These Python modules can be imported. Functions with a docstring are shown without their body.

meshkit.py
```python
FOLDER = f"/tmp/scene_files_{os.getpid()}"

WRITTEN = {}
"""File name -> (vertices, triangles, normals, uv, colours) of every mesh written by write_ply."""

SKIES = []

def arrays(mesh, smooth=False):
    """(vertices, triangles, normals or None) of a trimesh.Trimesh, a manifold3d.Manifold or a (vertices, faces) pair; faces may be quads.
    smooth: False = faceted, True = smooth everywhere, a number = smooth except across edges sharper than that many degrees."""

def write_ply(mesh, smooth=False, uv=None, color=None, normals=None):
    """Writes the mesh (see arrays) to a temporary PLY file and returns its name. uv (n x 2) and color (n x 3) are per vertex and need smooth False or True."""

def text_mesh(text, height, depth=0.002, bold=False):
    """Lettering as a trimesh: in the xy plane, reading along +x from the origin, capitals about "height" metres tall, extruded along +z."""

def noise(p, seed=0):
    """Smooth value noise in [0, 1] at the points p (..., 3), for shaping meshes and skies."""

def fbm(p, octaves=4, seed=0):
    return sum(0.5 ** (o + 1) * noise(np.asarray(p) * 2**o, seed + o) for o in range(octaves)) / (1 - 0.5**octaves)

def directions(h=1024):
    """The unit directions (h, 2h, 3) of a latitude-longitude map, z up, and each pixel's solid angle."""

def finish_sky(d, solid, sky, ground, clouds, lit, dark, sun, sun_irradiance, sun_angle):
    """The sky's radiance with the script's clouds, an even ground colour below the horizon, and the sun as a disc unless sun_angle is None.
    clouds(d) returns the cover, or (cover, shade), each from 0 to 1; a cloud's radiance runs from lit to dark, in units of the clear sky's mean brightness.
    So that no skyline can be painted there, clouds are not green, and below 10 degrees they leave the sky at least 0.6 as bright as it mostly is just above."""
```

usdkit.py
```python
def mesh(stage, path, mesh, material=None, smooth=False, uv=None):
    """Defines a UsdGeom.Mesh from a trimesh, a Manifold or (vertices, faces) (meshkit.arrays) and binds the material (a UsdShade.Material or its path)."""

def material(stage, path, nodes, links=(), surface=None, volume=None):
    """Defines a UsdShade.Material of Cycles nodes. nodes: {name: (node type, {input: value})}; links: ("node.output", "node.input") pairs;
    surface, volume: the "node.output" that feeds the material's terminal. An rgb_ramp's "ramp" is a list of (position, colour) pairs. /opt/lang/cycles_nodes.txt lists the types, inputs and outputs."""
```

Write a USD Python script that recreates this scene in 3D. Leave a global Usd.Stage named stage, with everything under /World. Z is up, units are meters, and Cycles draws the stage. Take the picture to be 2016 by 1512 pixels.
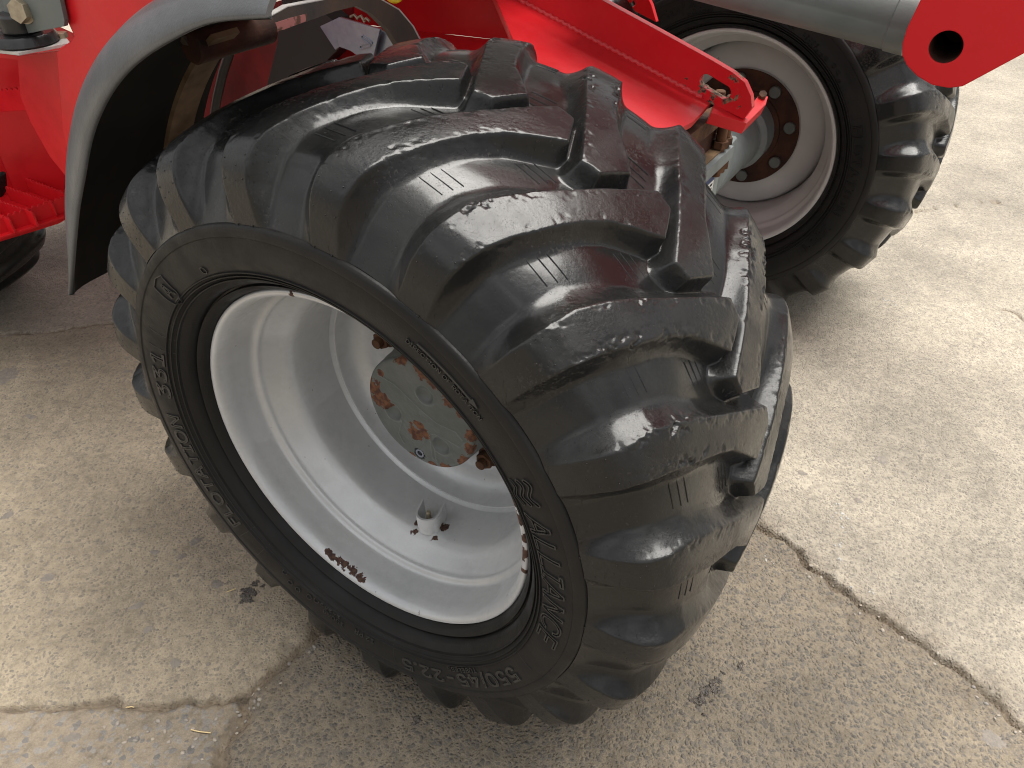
import math, random, numpy as np, trimesh, usdkit, meshkit
from pxr import Usd, UsdGeom, UsdLux, UsdShade, Sdf, Gf, Vt
from shapely.geometry import Polygon, LineString, Point, MultiPolygon, box as sbox
from shapely.ops import unary_union
from shapely import affinity
from scipy.interpolate import PchipInterpolator
from scipy.spatial import cKDTree
from scipy.ndimage import gaussian_filter

stage = Usd.Stage.CreateInMemory()
UsdGeom.SetStageUpAxis(stage, UsdGeom.Tokens.z); UsdGeom.SetStageMetersPerUnit(stage, 1.0)
UsdGeom.Xform.Define(stage, '/World'); UsdGeom.Scope.Define(stage, '/World/Looks')
PI = math.pi
# ------------------------------------------------------------------ camera, sky, sun
CAM_H, PITCH, FPX = 1.33, 0.66578, 1549.1
cam = UsdGeom.Camera.Define(stage, '/World/camera')
cam.AddTranslateOp().Set((0, 0, CAM_H)); cam.AddRotateXOp().Set(90 - math.degrees(PITCH))
cam.CreateHorizontalApertureAttr(36.0); cam.CreateVerticalApertureAttr(27.0)
cam.CreateFocalLengthAttr(36.0 * FPX / 2016); cam.CreateClippingRangeAttr((0.05, 500))
cam.CreateExposureAttr(0.90)

SUN = np.array([0.30, 0.22, 0.92]); SUN /= np.linalg.norm(SUN)
sun = UsdLux.DistantLight.Define(stage, '/World/sun')
sun.CreateIntensityAttr(1.00); sun.CreateAngleAttr(48.0); sun.CreateColorAttr((1.0, .965, .91))
sun.GetPrim().CreateAttribute('inputs:normalize', Sdf.ValueTypeNames.Bool).Set(True)
zz = SUN; xx = np.cross([0, 1, 0], zz); xx /= np.linalg.norm(xx); yy = np.cross(zz, xx)
M4 = np.eye(4); M4[0, :3], M4[1, :3], M4[2, :3] = xx, yy, zz
sun.AddTransformOp().Set(Gf.Matrix4d(*M4.ravel().tolist()))
skym = usdkit.material(stage, '/World/Looks/sky', {
    'sky': ('sky_texture', {'sky_type': 'single_scattering', 'sun_disc': False, 'sun_elevation': math.asin(SUN[2]), 'sun_rotation': math.atan2(SUN[0], SUN[1])}),
    'tc': ('texture_coordinate', {}),
    'n': ('noise_texture', {'scale': 2.6, 'detail': 6.0, 'roughness': .55}),
    'r': ('rgb_ramp', {'ramp': [(.30, (3.2, 3.2, 3.25)), (.48, (6.8, 6.8, 6.85)), (.64, (12.6, 12.5, 12.4))]}),
    'm': ('mix', {'mix_type': 'mix', 'fac': .93}),
    'xyz': ('separate_xyz', {}), 'cie': ('map_range', {'from_min': 0., 'from_max': 1., 'to_min': .40, 'to_max': 1.2, 'clamp': True}), 'cm': ('mix', {'mix_type': 'multiply', 'fac': 1.}),
    'bg': ('background_shader', {'strength': 0.078})},
    [('tc.generated', 'n.vector'), ('n.fac', 'r.fac'), ('sky.color', 'm.color1'), ('r.color', 'm.color2'), ('tc.generated', 'xyz.vector'), ('xyz.z', 'cie.value'), ('m.color', 'cm.color1'), ('cie.result', 'cm.color2'), ('cm.color', 'bg.color')], surface='bg.background')
dome = UsdLux.DomeLight.Define(stage, '/World/sky'); dome.CreateIntensityAttr(1.0)
UsdShade.MaterialBindingAPI.Apply(dome.GetPrim()).Bind(skym)
dome.GetPrim().SetCustomDataByKey('kind', 'structure')

# ------------------------------------------------------------------ frames
# loader frame: x forward, y inward (towards the machine), z up; origin on the ground below the near wheel's outer rim
C0 = np.array([-0.23370, 0.84289, 0.5]); AX = np.array([-0.535383, -0.844609, 0.0]); FW = np.array([0.844609, -0.535383, 0.0])
AXH = 0.5
fwd = np.array([0, math.cos(PITCH), -math.sin(PITCH)]); upv = np.array([0, math.sin(PITCH), math.cos(PITCH)])
def ray(px, py):
    return fwd + np.array([1., 0, 0]) * (px - 1008) / FPX - upv * (py - 756) / FPX
CAMP = np.array([0, 0, CAM_H])
def loc(P):
    d = P - C0
    return np.array([d @ FW, -(d @ AX), P[2]])
def at_s(px, py, s):            # a point on the upright plane at distance s (outward) from the wheel rim, in the loader frame
    d = ray(px, py); t = ((C0 - CAMP) @ AX + s) / (d @ AX); return loc(CAMP + d * t)
def at_x(px, py, x):
    d = ray(px, py); t = ((C0 - CAMP) @ FW + x) / (d @ FW); return loc(CAMP + d * t)
def at_z(px, py, z):
    d = ray(px, py); t = (z - CAM_H) / d[2]; return loc(CAMP + d * t)
def ground_px(px, py):
    d = ray(px, py); t = -CAM_H / d[2]; return (CAMP + d * t)[:2]
def L(x, s, h):                 # h above the axle
    return np.array([x, -s, AXH + h])

# ------------------------------------------------------------------ prim helpers
used = {}
def numbered(parent, name):
    k = (str(parent), name); n = used.get(k, 0); used[k] = n + 1
    return f'{parent}/{name}' if n == 0 else f'{parent}/{name}_{n:03d}'
def xf(name, parent='/World', loc=None, rotz=None, label=None, cat=None, group=None, kind=None):
    p = numbered(parent, name); x = UsdGeom.Xform.Define(stage, p)
    if loc is not None: x.AddTranslateOp().Set(Gf.Vec3d(*map(float, loc)))
    if rotz is not None: x.AddRotateZOp().Set(float(rotz))
    tag(x.GetPrim(), label, cat, group, kind); return p
def tag(pr, label=None, cat=None, group=None, kind=None):
    for k, v in (('label', label), ('category', cat), ('group', group), ('kind', kind)):
        if v: pr.SetCustomDataByKey(k, v)
def obj(name, mesh, mat, parent='/World', smooth=35, label=None, cat=None, group=None, kind=None):
    p = numbered(parent, name)
    m = usdkit.mesh(stage, p, mesh, mat, smooth=smooth); tag(m.GetPrim(), label, cat, group, kind); return p
def rawmesh(name, V, Fq, N, mat, parent, label=None, kind=None):
    p = numbered(parent, name); m = UsdGeom.Mesh.Define(stage, p)
    u, inv = np.unique(Fq.ravel(), return_inverse=True)
    m.CreatePointsAttr(Vt.Vec3fArray.FromNumpy(V[u].astype(np.float32)))
    k = Fq.shape[1]
    m.CreateFaceVertexCountsAttr(Vt.IntArray.FromNumpy(np.full(len(Fq), k, np.int32)))
    m.CreateFaceVertexIndicesAttr(Vt.IntArray.FromNumpy(inv.astype(np.int32)))
    m.CreateSubdivisionSchemeAttr('none')
    m.CreateNormalsAttr(Vt.Vec3fArray.FromNumpy(N[u].astype(np.float32))); m.SetNormalsInterpolation('vertex')
    UsdShade.MaterialBindingAPI.Apply(m.GetPrim()).Bind(mat); tag(m.GetPrim(), label, kind=kind); return p

# ------------------------------------------------------------------ materials
def mat(name, base, rough=.5, metallic=0., spec=.5, base2=None, cscale=8., cdetail=6., cramp=(.35, .65), rough2=None, rscale=14., bump=.0, bscale=60., bdetail=4.,
        bevel=0., spots=(), spotcol=(.10, .035, .015), spotcol2=(.22, .085, .03), spotscale=60., wear=None, wearscale=40., wearcut=.66, coat=0., scratch=0., stretch=None, coatr=.12, coatior=1.5):
    """Painted, rusty or rubber surface: colour and gloss vary by noise; spots are (x, y, z, radius) places in world space where rust has eaten through."""
    N = {'g': ('geometry', {}), 'p': ('principled_bsdf', {'metallic': metallic, 'specular_ior_level': spec, 'coat_weight': coat, 'coat_roughness': coatr, 'coat_ior': coatior, 'roughness': rough, 'base_color': base})}
    K = []
    src = 'g.position'
    if stretch:
        N['map'] = ('mapping', {'scale': stretch}); K.append(('g.position', 'map.vector')); src = 'map.vector'
    N['cn'] = ('noise_texture', {'scale': cscale, 'detail': cdetail, 'roughness': .6}); K.append((src, 'cn.vector'))
    col = None
    if base2 is not None:
        N['cr'] = ('rgb_ramp', {'ramp': [(cramp[0], base), (cramp[1], base2)]}); K.append(('cn.fac', 'cr.fac')); col = 'cr.color'
    rg = None
    if rough2 is not None:
        N['rn'] = ('noise_texture', {'scale': rscale, 'detail': 7., 'roughness': .62}); K.append((src, 'rn.vector'))
        N['rr'] = ('map_range', {'from_min': .40, 'from_max': .61, 'to_min': rough, 'to_max': rough2, 'clamp': True}); K += [('rn.fac', 'rr.value')]; rg = 'rr.result'
    height = None
    if bump > 0:
        N['bn'] = ('noise_texture', {'scale': bscale, 'detail': bdetail, 'roughness': .65}); K.append((src, 'bn.vector')); height = 'bn.fac'
    mask = None
    if spots or wear is not None:
        N['sn'] = ('noise_texture', {'scale': spotscale, 'detail': 5., 'roughness': .6}); K.append(('g.position', 'sn.vector'))
        acc = None
        for i, (x, y, z, r) in enumerate(spots):
            N[f'd{i}'] = ('vector_math', {'math_type': 'distance', 'vector2': (x, y, z)}); K.append(('g.position', f'd{i}.vector1'))
            N[f'q{i}'] = ('map_range', {'from_min': 0., 'from_max': r, 'to_min': .56, 'to_max': 0., 'clamp': True}); K.append((f'd{i}.value', f'q{i}.value'))
            if acc is None: acc = f'q{i}.result'
            else:
                N[f'm{i}'] = ('math', {'math_type': 'maximum'}); K += [(acc, f'm{i}.value1'), (f'q{i}.result', f'm{i}.value2')]; acc = f'm{i}.value'
        if wear is not None:
            N['wn'] = ('noise_texture', {'scale': wearscale, 'detail': 3., 'roughness': .5}); K.append(('g.position', 'wn.vector'))
            N['wq'] = ('map_range', {'from_min': wearcut - .08, 'from_max': wearcut + .1, 'to_min': 0., 'to_max': .34 * wear, 'clamp': True}); K.append(('wn.fac', 'wq.value'))
            if acc is None: acc = 'wq.result'
            else:
                N['wm'] = ('math', {'math_type': 'maximum'}); K += [(acc, 'wm.value1'), ('wq.result', 'wm.value2')]; acc = 'wm.value'
        N['sa'] = ('math', {'math_type': 'add'}); K += [(acc, 'sa.value1'), ('sn.fac', 'sa.value2')]
        N['st'] = ('map_range', {'from_min': .715, 'from_max': .735, 'to_min': 0., 'to_max': 1., 'clamp': True}); K.append(('sa.value', 'st.value')); mask = 'st.result'
        N['sc'] = ('noise_texture', {'scale': spotscale * 1.7, 'detail': 4.}); K.append(('g.position', 'sc.vector'))
        N['scr'] = ('rgb_ramp', {'ramp': [(.38, spotcol), (.62, spotcol2)]}); K.append(('sc.fac', 'scr.fac'))
        N['cm'] = ('mix', {'mix_type': 'mix', 'color1': base}); K += [(mask, 'cm.fac'), ('scr.color', 'cm.color2')]
        if col: K.append((col, 'cm.color1'))
        col = 'cm.color'
        N['rm'] = ('mix_float', {'a': rough, 'b': .85}); K.append((mask, 'rm.fac'))
        if rg: K.append((rg, 'rm.a'))
        rg = 'rm.result'
    if col: K.append((col, 'p.base_color'))
    if rg: K.append((rg, 'p.roughness'))
    if height:
        if scratch > 0:
            N['smap'] = ('mapping', {'scale': (1., 1., .07), 'rotation': (.9, .5, .3)}); K.append(('g.position', 'smap.vector'))
            N['sno'] = ('noise_texture', {'scale': 420., 'detail': 2.}); K.append(('smap.vector', 'sno.vector'))
            N['srr'] = ('map_range', {'from_min': .66, 'from_max': .74, 'to_min': 0., 'to_max': scratch, 'clamp': True}); K.append(('sno.fac', 'srr.value'))
            N['sad'] = ('math', {'math_type': 'subtract'}); K += [(height, 'sad.value1'), ('srr.result', 'sad.value2')]; height = 'sad.value'
        N['b'] = ('bump', {'strength': 1.0, 'distance': bump}); K.append((height, 'b.height'))
        if bevel:
            N['bv'] = ('bevel', {'radius': bevel}); K.append(('bv.bevel', 'b.normal'))
        K.append(('b.normal', 'p.normal'))
    elif bevel:
        N['bv'] = ('bevel', {'radius': bevel}); K.append(('bv.bevel', 'p.normal'))
    return usdkit.material(stage, '/World/Looks/' + name, N, K, surface='p.BSDF')

def wl(x, s, h):                # loader frame to world
    return tuple(float(v) for v in (C0 + FW * x + AX * s + np.array([0, 0, h])))
def wp(t, r, s):                # wheel polar (degrees from the top, counted towards the rear)
    a = math.radians(t); return wl(-math.sin(a) * r, s, math.cos(a) * r)

M = {}
dust = dict(wear=.52, wearscale=8, wearcut=.55, spotscale=230, spotcol=(.016, .0145, .013), spotcol2=(.026, .024, .022))
M['tread'] = mat('tread_rubber', (.0045, .0045, .0050), .15, spec=.20, base2=(.0085, .0086, .0078), cscale=9, rough2=.50, rscale=12, bump=.0008, bscale=170, bdetail=7, scratch=.9, coat=.30, coatr=.17, coatior=1.6, **dust)
M['gap'] = mat('gap_rubber', (.0045, .0045, .0050), .15, spec=.20, base2=(.0088, .009, .008), cscale=12, rough2=.46, rscale=11, bump=.0006, bscale=140, bdetail=7, scratch=.7, coat=.38, coatr=.16, coatior=1.6, **dust)
M['sidewall'] = mat('sidewall_rubber', (.009, .0088, .0085), .36, spec=.20, base2=(.012, .0112, .0105), cscale=10, rough2=.58, rscale=20, bump=.0004, bscale=260, bdetail=4)
M['letter'] = mat('letter_rubber', (.013, .0128, .0125), .34, spec=.5, base2=(.022, .021, .019), cscale=14, rough2=.5, rscale=25)
lipsp = [wp(t, .297, -.004) + (r,) for t, r in ((352, .016), (345, .014), (336, .012), (329, .012), (322, .016), (315, .014), (307, .013), (300, .012), (290, .02), (283, .02), (277, .018), (271, .02), (12, .012), (264, .012), (96, .006), (150, .005), (212, .008))]
lipsp += [wp(157 + 1.6 * k, .2845 + .0007 * math.sin(k * 2.1), -.0075 - .001 * math.cos(k * 1.7)) + (.0125 + .003 * math.sin(k * 2.9),) for k in range(11)]
lipsp += [wp(179.5, .2395, -.112) + (.014,), wp(184, .2395, -.106) + (.012,), wp(189.5, .2395, -.118) + (.011,), wp(190, .2395, -.146) + (.014,), wp(178, .2395, -.130) + (.010,)]
M['rim'] = mat('rim_paint', (.445, .455, .462), .27, spec=.5, metallic=.28, base2=(.51, .515, .515), cscale=5, rough2=.40, bump=.0002, bscale=200, spots=lipsp, spotcol=(.045, .024, .019), spotcol2=(.105, .056, .040), spotscale=95)
M['far_rim'] = mat('far_rim_paint', (.42, .42, .41), .40, base2=(.50, .495, .485), cscale=6, bump=.0002, bscale=150, wear=.25, wearscale=20, wearcut=.8)
hs = -.155
hub = [wl(x, hs, z) + (r,) for x, z, r in ((-.094, .016, .030), (-.076, -.002, .028), (.018, .098, .034), (.045, .085, .034), (-.03, .104, .022), (.068, .064, .03), (-.012, -.044, .026), (.008, -.036, .020), (-.004, -.024, .014), (.104, .004, .022), (.102, -.03, .024), (.088, -.062, .024), (.05, -.096, .02), (.02, -.104, .018), (.085, .045, .02), (-.074, .058, .012), (-.025, -.104, .014))]
M['hub'] = mat('hub_paint', (.062, .071, .067), .36, base2=(.092, .101, .096), cscale=9, rough2=.55, bump=.0005, bscale=180, spots=hub, spotcol=(.050, .018, .011), spotcol2=(.14, .056, .024), spotscale=70)
M['rust'] = mat('rusty_steel', (.040, .022, .014), .8, spec=.3, base2=(.13, .060, .028), cscale=26, cdetail=8, bump=.0012, bscale=170)
M['brownrust'] = mat('brown_rusty_bar', (.10, .060, .032), .75, spec=.3, base2=(.21, .135, .075), cscale=18, cdetail=8, bump=.0008, bscale=140)
M['darkrust'] = mat('dark_rust', (.024, .012, .009), .8, spec=.3, base2=(.07, .026, .014), cscale=18, cdetail=7, bump=.001, bscale=150)
M['red'] = mat('red_paint', (.46, .007, .011), .32, spec=.28, base2=(.56, .010, .015), cscale=7, cramp=(.32, .5), rough2=.40, bump=.00025, bscale=120, bevel=.0025, coat=.04)
bs = [tuple(C0 + FW * q[0] - AX * q[1] + np.array([0, 0, q[2] - AXH])) for q in (at_s(1360, 160, -.9), at_s(1388, 172, -.9), at_s(1410, 182, -.9), at_s(1440, 192, -.9), at_s(1448, 155, -.9), at_s(1462, 192, -.9), at_s(1404, 198, -.9))]
M['redworn'] = mat('red_paint_worn', (.46, .007, .011), .30, spec=.42, base2=(.56, .010, .015), cscale=4, rough2=.40, bump=.00025, bscale=120, bevel=.0025, coat=.12, spots=[tuple(map(float, b)) + (.026,) for b in bs], spotcol=(.03, .012, .009), spotcol2=(.20, .13, .08), spotscale=85)
M['shadedred'] = mat('shaded_red_paint', (.10, .006, .007), .55, base2=(.22, .008, .010), cscale=9, bump=.0006, bscale=90)  # frame red painted darker to stand in for shade behind the mudguard
M['weld'] = mat('painted_weld', (.58, .03, .035), .4, bump=.002, bscale=220)
M['darkgrey'] = mat('grey_paint', (.085, .098, .092), .42, base2=(.12, .13, .122), cscale=7, rough2=.55, bump=.0003, bscale=150, bevel=.002, wear=.25, wearscale=14, wearcut=.74)
M['axle'] = mat('axle_paint', (.13, .15, .152), .45, base2=(.19, .21, .21), cscale=9, rough2=.6, bump=.0004, bscale=130, bevel=.004, wear=.5, wearscale=10, wearcut=.62)
M['fender'] = mat('fender_plastic', (.040, .042, .044), .30, spec=.55, base2=(.070, .072, .075), cscale=6, rough2=.5, bump=.0005, bscale=330, scratch=.3, stretch=(1, 1, .5))
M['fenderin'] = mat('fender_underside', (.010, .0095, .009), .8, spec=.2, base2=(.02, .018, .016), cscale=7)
M['black'] = mat('black_plastic', (.010, .010, .010), .5, bevel=.002, bump=.0003, bscale=150)
M['rubbermount'] = mat('mount_rubber', (.010, .010, .010), .3, bump=.0012, bscale=60)
M['zinc'] = mat('zinc_plate', (.22, .24, .30), .32, metallic=.7, base2=(.30, .32, .37), cscale=20, rough2=.45, bevel=.0015, bump=.0003, bscale=90)
M['brass'] = mat('dull_zinc_bolt', (.42, .36, .26), .42, metallic=.7, base2=(.30, .25, .18), cscale=60, bevel=.0012)
M['barsteel'] = mat('bar_steel', (.40, .39, .37), .45, metallic=.2, base2=(.55, .53, .50), cscale=24, cdetail=8, bump=.0006, bscale=160, bevel=.0018)
M['barrust'] = mat('bar_face', (.035, .032, .030), .55, base2=(.075, .050, .036), cscale=13, cdetail=8, bump=.0006, bscale=160)
M['pink'] = mat('flaked_primer', (.34, .13, .12), .6, base2=(.10, .045, .03), cscale=55, cramp=(.52, .6))
M['yellow'] = mat('yellow_plastic', (.72, .50, .015), .35)
M['white'] = mat('white_print', (.75, .75, .73), .5)
M['blue'] = mat('blue_print', (.02, .04, .13), .45)

# ------------------------------------------------------------------ geometry helpers
def rev(prof, n=240, cap=False):
    """Surface of revolution about the wheel axle. prof: (r, s) points; result in wheel coordinates (x forward, y inward, z up)."""
    prof = np.array(prof, float); t = np.linspace(0, 2 * PI, n, endpoint=False)
    V = np.stack([-np.sin(t)[:, None] * prof[:, 0], np.tile(-prof[:, 1], (n, 1)), np.cos(t)[:, None] * prof[:, 0]], -1)
    m = len(prof); i = np.arange(n)[:, None]; j = np.arange(m - 1)[None]
    a = i * m + j; b = ((i + 1) % n) * m + j
    Fq = np.stack([a, a + 1, b + 1, b], -1).reshape(-1, 4)
    return V.reshape(-1, 3), Fq
def smoothprof(pts, n):
    pts = np.array(pts, float); d = np.r_[0, np.cumsum(np.hypot(*np.diff(pts, axis=0).T))]
    u = np.linspace(0, d[-1], n); return np.c_[PchipInterpolator(d, pts[:, 0])(u), PchipInterpolator(d, pts[:, 1])(u)]
def orient(mesh):
    V, Fq = mesh; tm = trimesh.Trimesh(*meshkit.arrays((V, Fq))[:2], process=False); return tm
def solid(poly, th, frame):
    """Extrude a shapely polygon by th; frame = (origin, u, v, w) in the loader frame."""
    o, u, v, w = [np.asarray(k, float) for k in frame]
    gs = getattr(poly, 'geoms', [poly]); ms = []
    for g in gs:
        m = trimesh.creation.extrude_polygon(g, th, engine='earcut')
        P = m.vertices; m.vertices = o + P[:, :1] * u + P[:, 1:2] * v + P[:, 2:3] * w
        if np.dot(np.cross(u, v), w) < 0: m.invert()
        ms.append(m)
    return trimesh.util.concatenate(ms)
def plate_s(px, s, th, rnd=0., holes=()):
    """Upright lengthwise plate whose outer face lies at s; outline given by picture points, thickness goes inwards."""
    P = [at_s(x, y, s) for x, y in px]; g = Polygon([(q[0], q[2]) for q in P]).buffer(0)
    if rnd: g = g.buffer(-rnd).buffer(rnd * 2).buffer(-rnd)
    for h in holes: g = g.difference(h)
    return solid(g, th, ((0, -s, 0), (1, 0, 0), (0, 0, 1), (0, 1, 0)))
def plate_x(px, x, th):
    P = [at_x(a, b, x) for a, b in px]; g = Polygon([(q[1], q[2]) for q in P]).buffer(0)
    return solid(g, th, ((x, 0, 0), (0, 1, 0), (0, 0, 1), (-1, 0, 0)))
def plate_pts(P, th, up=True):
    """Plate from coplanar-ish 3D points (loader frame), thickness th behind the side given by the order of points."""
    P = np.array(P, float); c = P.mean(0); u, s_, vt = np.linalg.svd(P - c); e1, e2, n = vt
    if up and n[2] < 0: n = -n
    if not up and n[1] > 0: n = -n
    e2 = np.cross(n, e1); g = Polygon([((q - c) @ e1, (q - c) @ e2) for q in P]).buffer(0)
    return solid(g, th, (c - n * th, e1, e2, n))
def bx(lo, hi):
    lo, hi = np.minimum(lo, hi), np.maximum(lo, hi); m = trimesh.creation.box(extents=hi - lo); m.apply_translation((lo + hi) / 2); return m
def cyl(a, b, r, n=32, r2=None):
    a, b = np.array(a, float), np.array(b, float); h = np.linalg.norm(b - a); d = (b - a) / h
    r2 = r if r2 is None else r2; c = min(.12 * r, .2 * h)
    prof = [(0, 0), (r - c, 0), (r, c), (r2, h - c), (r2 - c, h), (0, h)]
    m = trimesh.creation.revolve(np.array(prof), sections=n)
    T = trimesh.geometry.align_vectors([0, 0, 1], d); T[:3, 3] = a; m.apply_transform(T); return m
def tube(pts, r, n=10):
    pts = [np.array(p, float) for p in pts]; ms = []
    V = []; up = np.array([0, 0, 1.])
    for i, p in enumerate(pts):
        d = pts[min(i + 1, len(pts) - 1)] - pts[max(i - 1, 0)]; d /= np.linalg.norm(d)
        a = np.cross(d, up); a = a / max(np.linalg.norm(a), 1e-6) if np.linalg.norm(a) > .05 else np.array([1., 0, 0]); b = np.cross(d, a)
        t = np.linspace(0, 2 * PI, n, endpoint=False)[:, None]; V.append(p + r * (np.cos(t) * a + np.sin(t) * b))
    k = len(pts); V = np.concatenate(V); F = []
    for i in range(k - 1):
        for j in range(n):
            F.append((i * n + j, i * n + (j + 1) % n, (i + 1) * n + (j + 1) % n, (i + 1) * n + j))
    tm = trimesh.Trimesh(*meshkit.arrays((V, np.array(F)))[:2], process=False); tm.fix_normals(); return tm
def hexbolt(c, d, r, h, washer=0.):
    """Hexagon head standing on c along d."""
    m = trimesh.creation.cylinder(radius=r, height=h, sections=6); m.apply_translation([0, 0, h / 2])
    ms = [m]
    if washer: w = trimesh.creation.cylinder(radius=washer, height=h * .18, sections=28); w.apply_translation([0, 0, h * .09]); ms.append(w)
    m = trimesh.util.concatenate(ms); T = trimesh.geometry.align_vectors([0, 0, 1], np.array(d, float)); T[:3, 3] = c; m.apply_transform(T); return m
def textpoly(text, h, bold=False):
    m = meshkit.text_mesh(text, h, .01, bold); f = m.faces[m.face_normals[:, 2] > .9]
    return unary_union([Polygon(m.vertices[t][:, :2]).buffer(1e-6) for t in f])

# ------------------------------------------------------------------ tyre
R0, NLUG, PITCHA = .52, 21, 360 / 21
SC = -.225
TOP = [(.2686, .412), (.2674, .446), (.2600, .480), (.2385, .506), (.180, .5240), (.117, .5320), (.05, .5360), (0, .537)]
GAP = [(.2655, .4122), (.2510, .4395), (.2370, .4640), (.2190, .4860), (.174, .5050), (.117, .5110), (.05, .5065), (0, .5030)]
UP = [(.2686, 0), (.264, .2), (.245, -.2), (.20, -1.1), (.16, -3.0), (.12, -5.2), (.08, -7.6), (.035, -10.2), (-.035, -14.3)]
NOSE = [(-.031, -17.4)]
LO = [(.020, -19.8), (.055, -16.2), (.080, -13.6), (.112, -11.6), (.16, -9.4), (.199, -7.6), (.245, -6.0), (.264, -5.5), (.2686, -5.7)]
SIDE = [(.4119, .2585), (.412, .2675), (.4105, .2700), (.4075, .2722), (.4000, .2735), (.3965, .2732), (.3950, .2718), (.392, .2722), (.380, .2735), (.362, .2715), (.350, .2680),
        (.3480, .2672), (.3470, .2694), (.3456, .2692), (.3446, .2658), (.3417, .2638), (.3407, .2662), (.3393, .2658), (.3383, .2620), (.3352, .2590), (.3342, .2614), (.3328, .2608), (.3319, .2566),
        (.325, .250), (.3195, .2425), (.3180, .2330), (.3155, .2330), (.3140, .2390), (.3080, .2340), (.3030, .2250), (.3000, .2120), (.299, .200)]
def prof_interp(nodes, u):
    nodes = np.array(nodes); full = np.concatenate([nodes, (nodes * [-1, 1])[::-1][1:]])
    k = np.linspace(-1, 1, len(full)); return PchipInterpolator(k, full[:, 0])(u), PchipInterpolator(k, full[:, 1])(u)
_u = np.linspace(-1, 1, 4001); _v, _r = prof_interp(TOP, _u); _w = np.r_[0, np.cumsum(np.hypot(np.diff(_v), np.diff(_r)))]; _w -= _w[-1] / 2
def w_of_v(v): return np.interp(-np.asarray(v), -_v, _w)          # v falls as w grows
def sidewall_s(r, side=1):
    P = np.array(SIDE)[::-1]; return np.interp(r, P[:, 0], P[:, 1])
def segd(P, a, b):
    ab = b - a; t = np.clip(((P - a) @ ab) / (ab @ ab), 0, 1); q = a + t[:, None] * ab; return np.hypot(*(P - q).T)
def inside(P, Q):
    c = np.zeros(len(P), bool); x, y = P.T
    for a, b in zip(Q, np.roll(Q, -1, 0)):
        k = (a[1] > y) != (b[1] > y)
        with np.errstate(divide='ignore', invalid='ignore'): c ^= k & (x < (b[0] - a[0]) * (y - a[1]) / (b[1] - a[1]) + a[0])
    return c
def lug_poly(far):
    pts = []
    for kind, lst in (('u', UP), ('n', NOSE), ('l', LO)):
        for v, al in lst: pts.append((v, al, kind))
    v = np.array([p[0] for p in pts]); al = np.array([p[1] for p in pts])
    w = w_of_v(v); ext = .05
    w = np.r_[w[0] - ext, w, w[-1] - ext]; al = np.r_[al[0], al, al[-1]]
    wid = []
    for i in range(len(w) - 1):
        vm = v[min(max(i - 1, 0), len(v) - 1)]
        if i <= len(UP) - 1: wid.append(.024 if vm > .15 else .015)
        elif i <= len(UP) + 1: wid.append(.0105)
        else: wid.append(.020 if vm > .13 else .014 if vm > .06 else .0105)
    if far: w = -w
    return np.c_[np.radians(al) * R0, w], np.array(wid)
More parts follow.
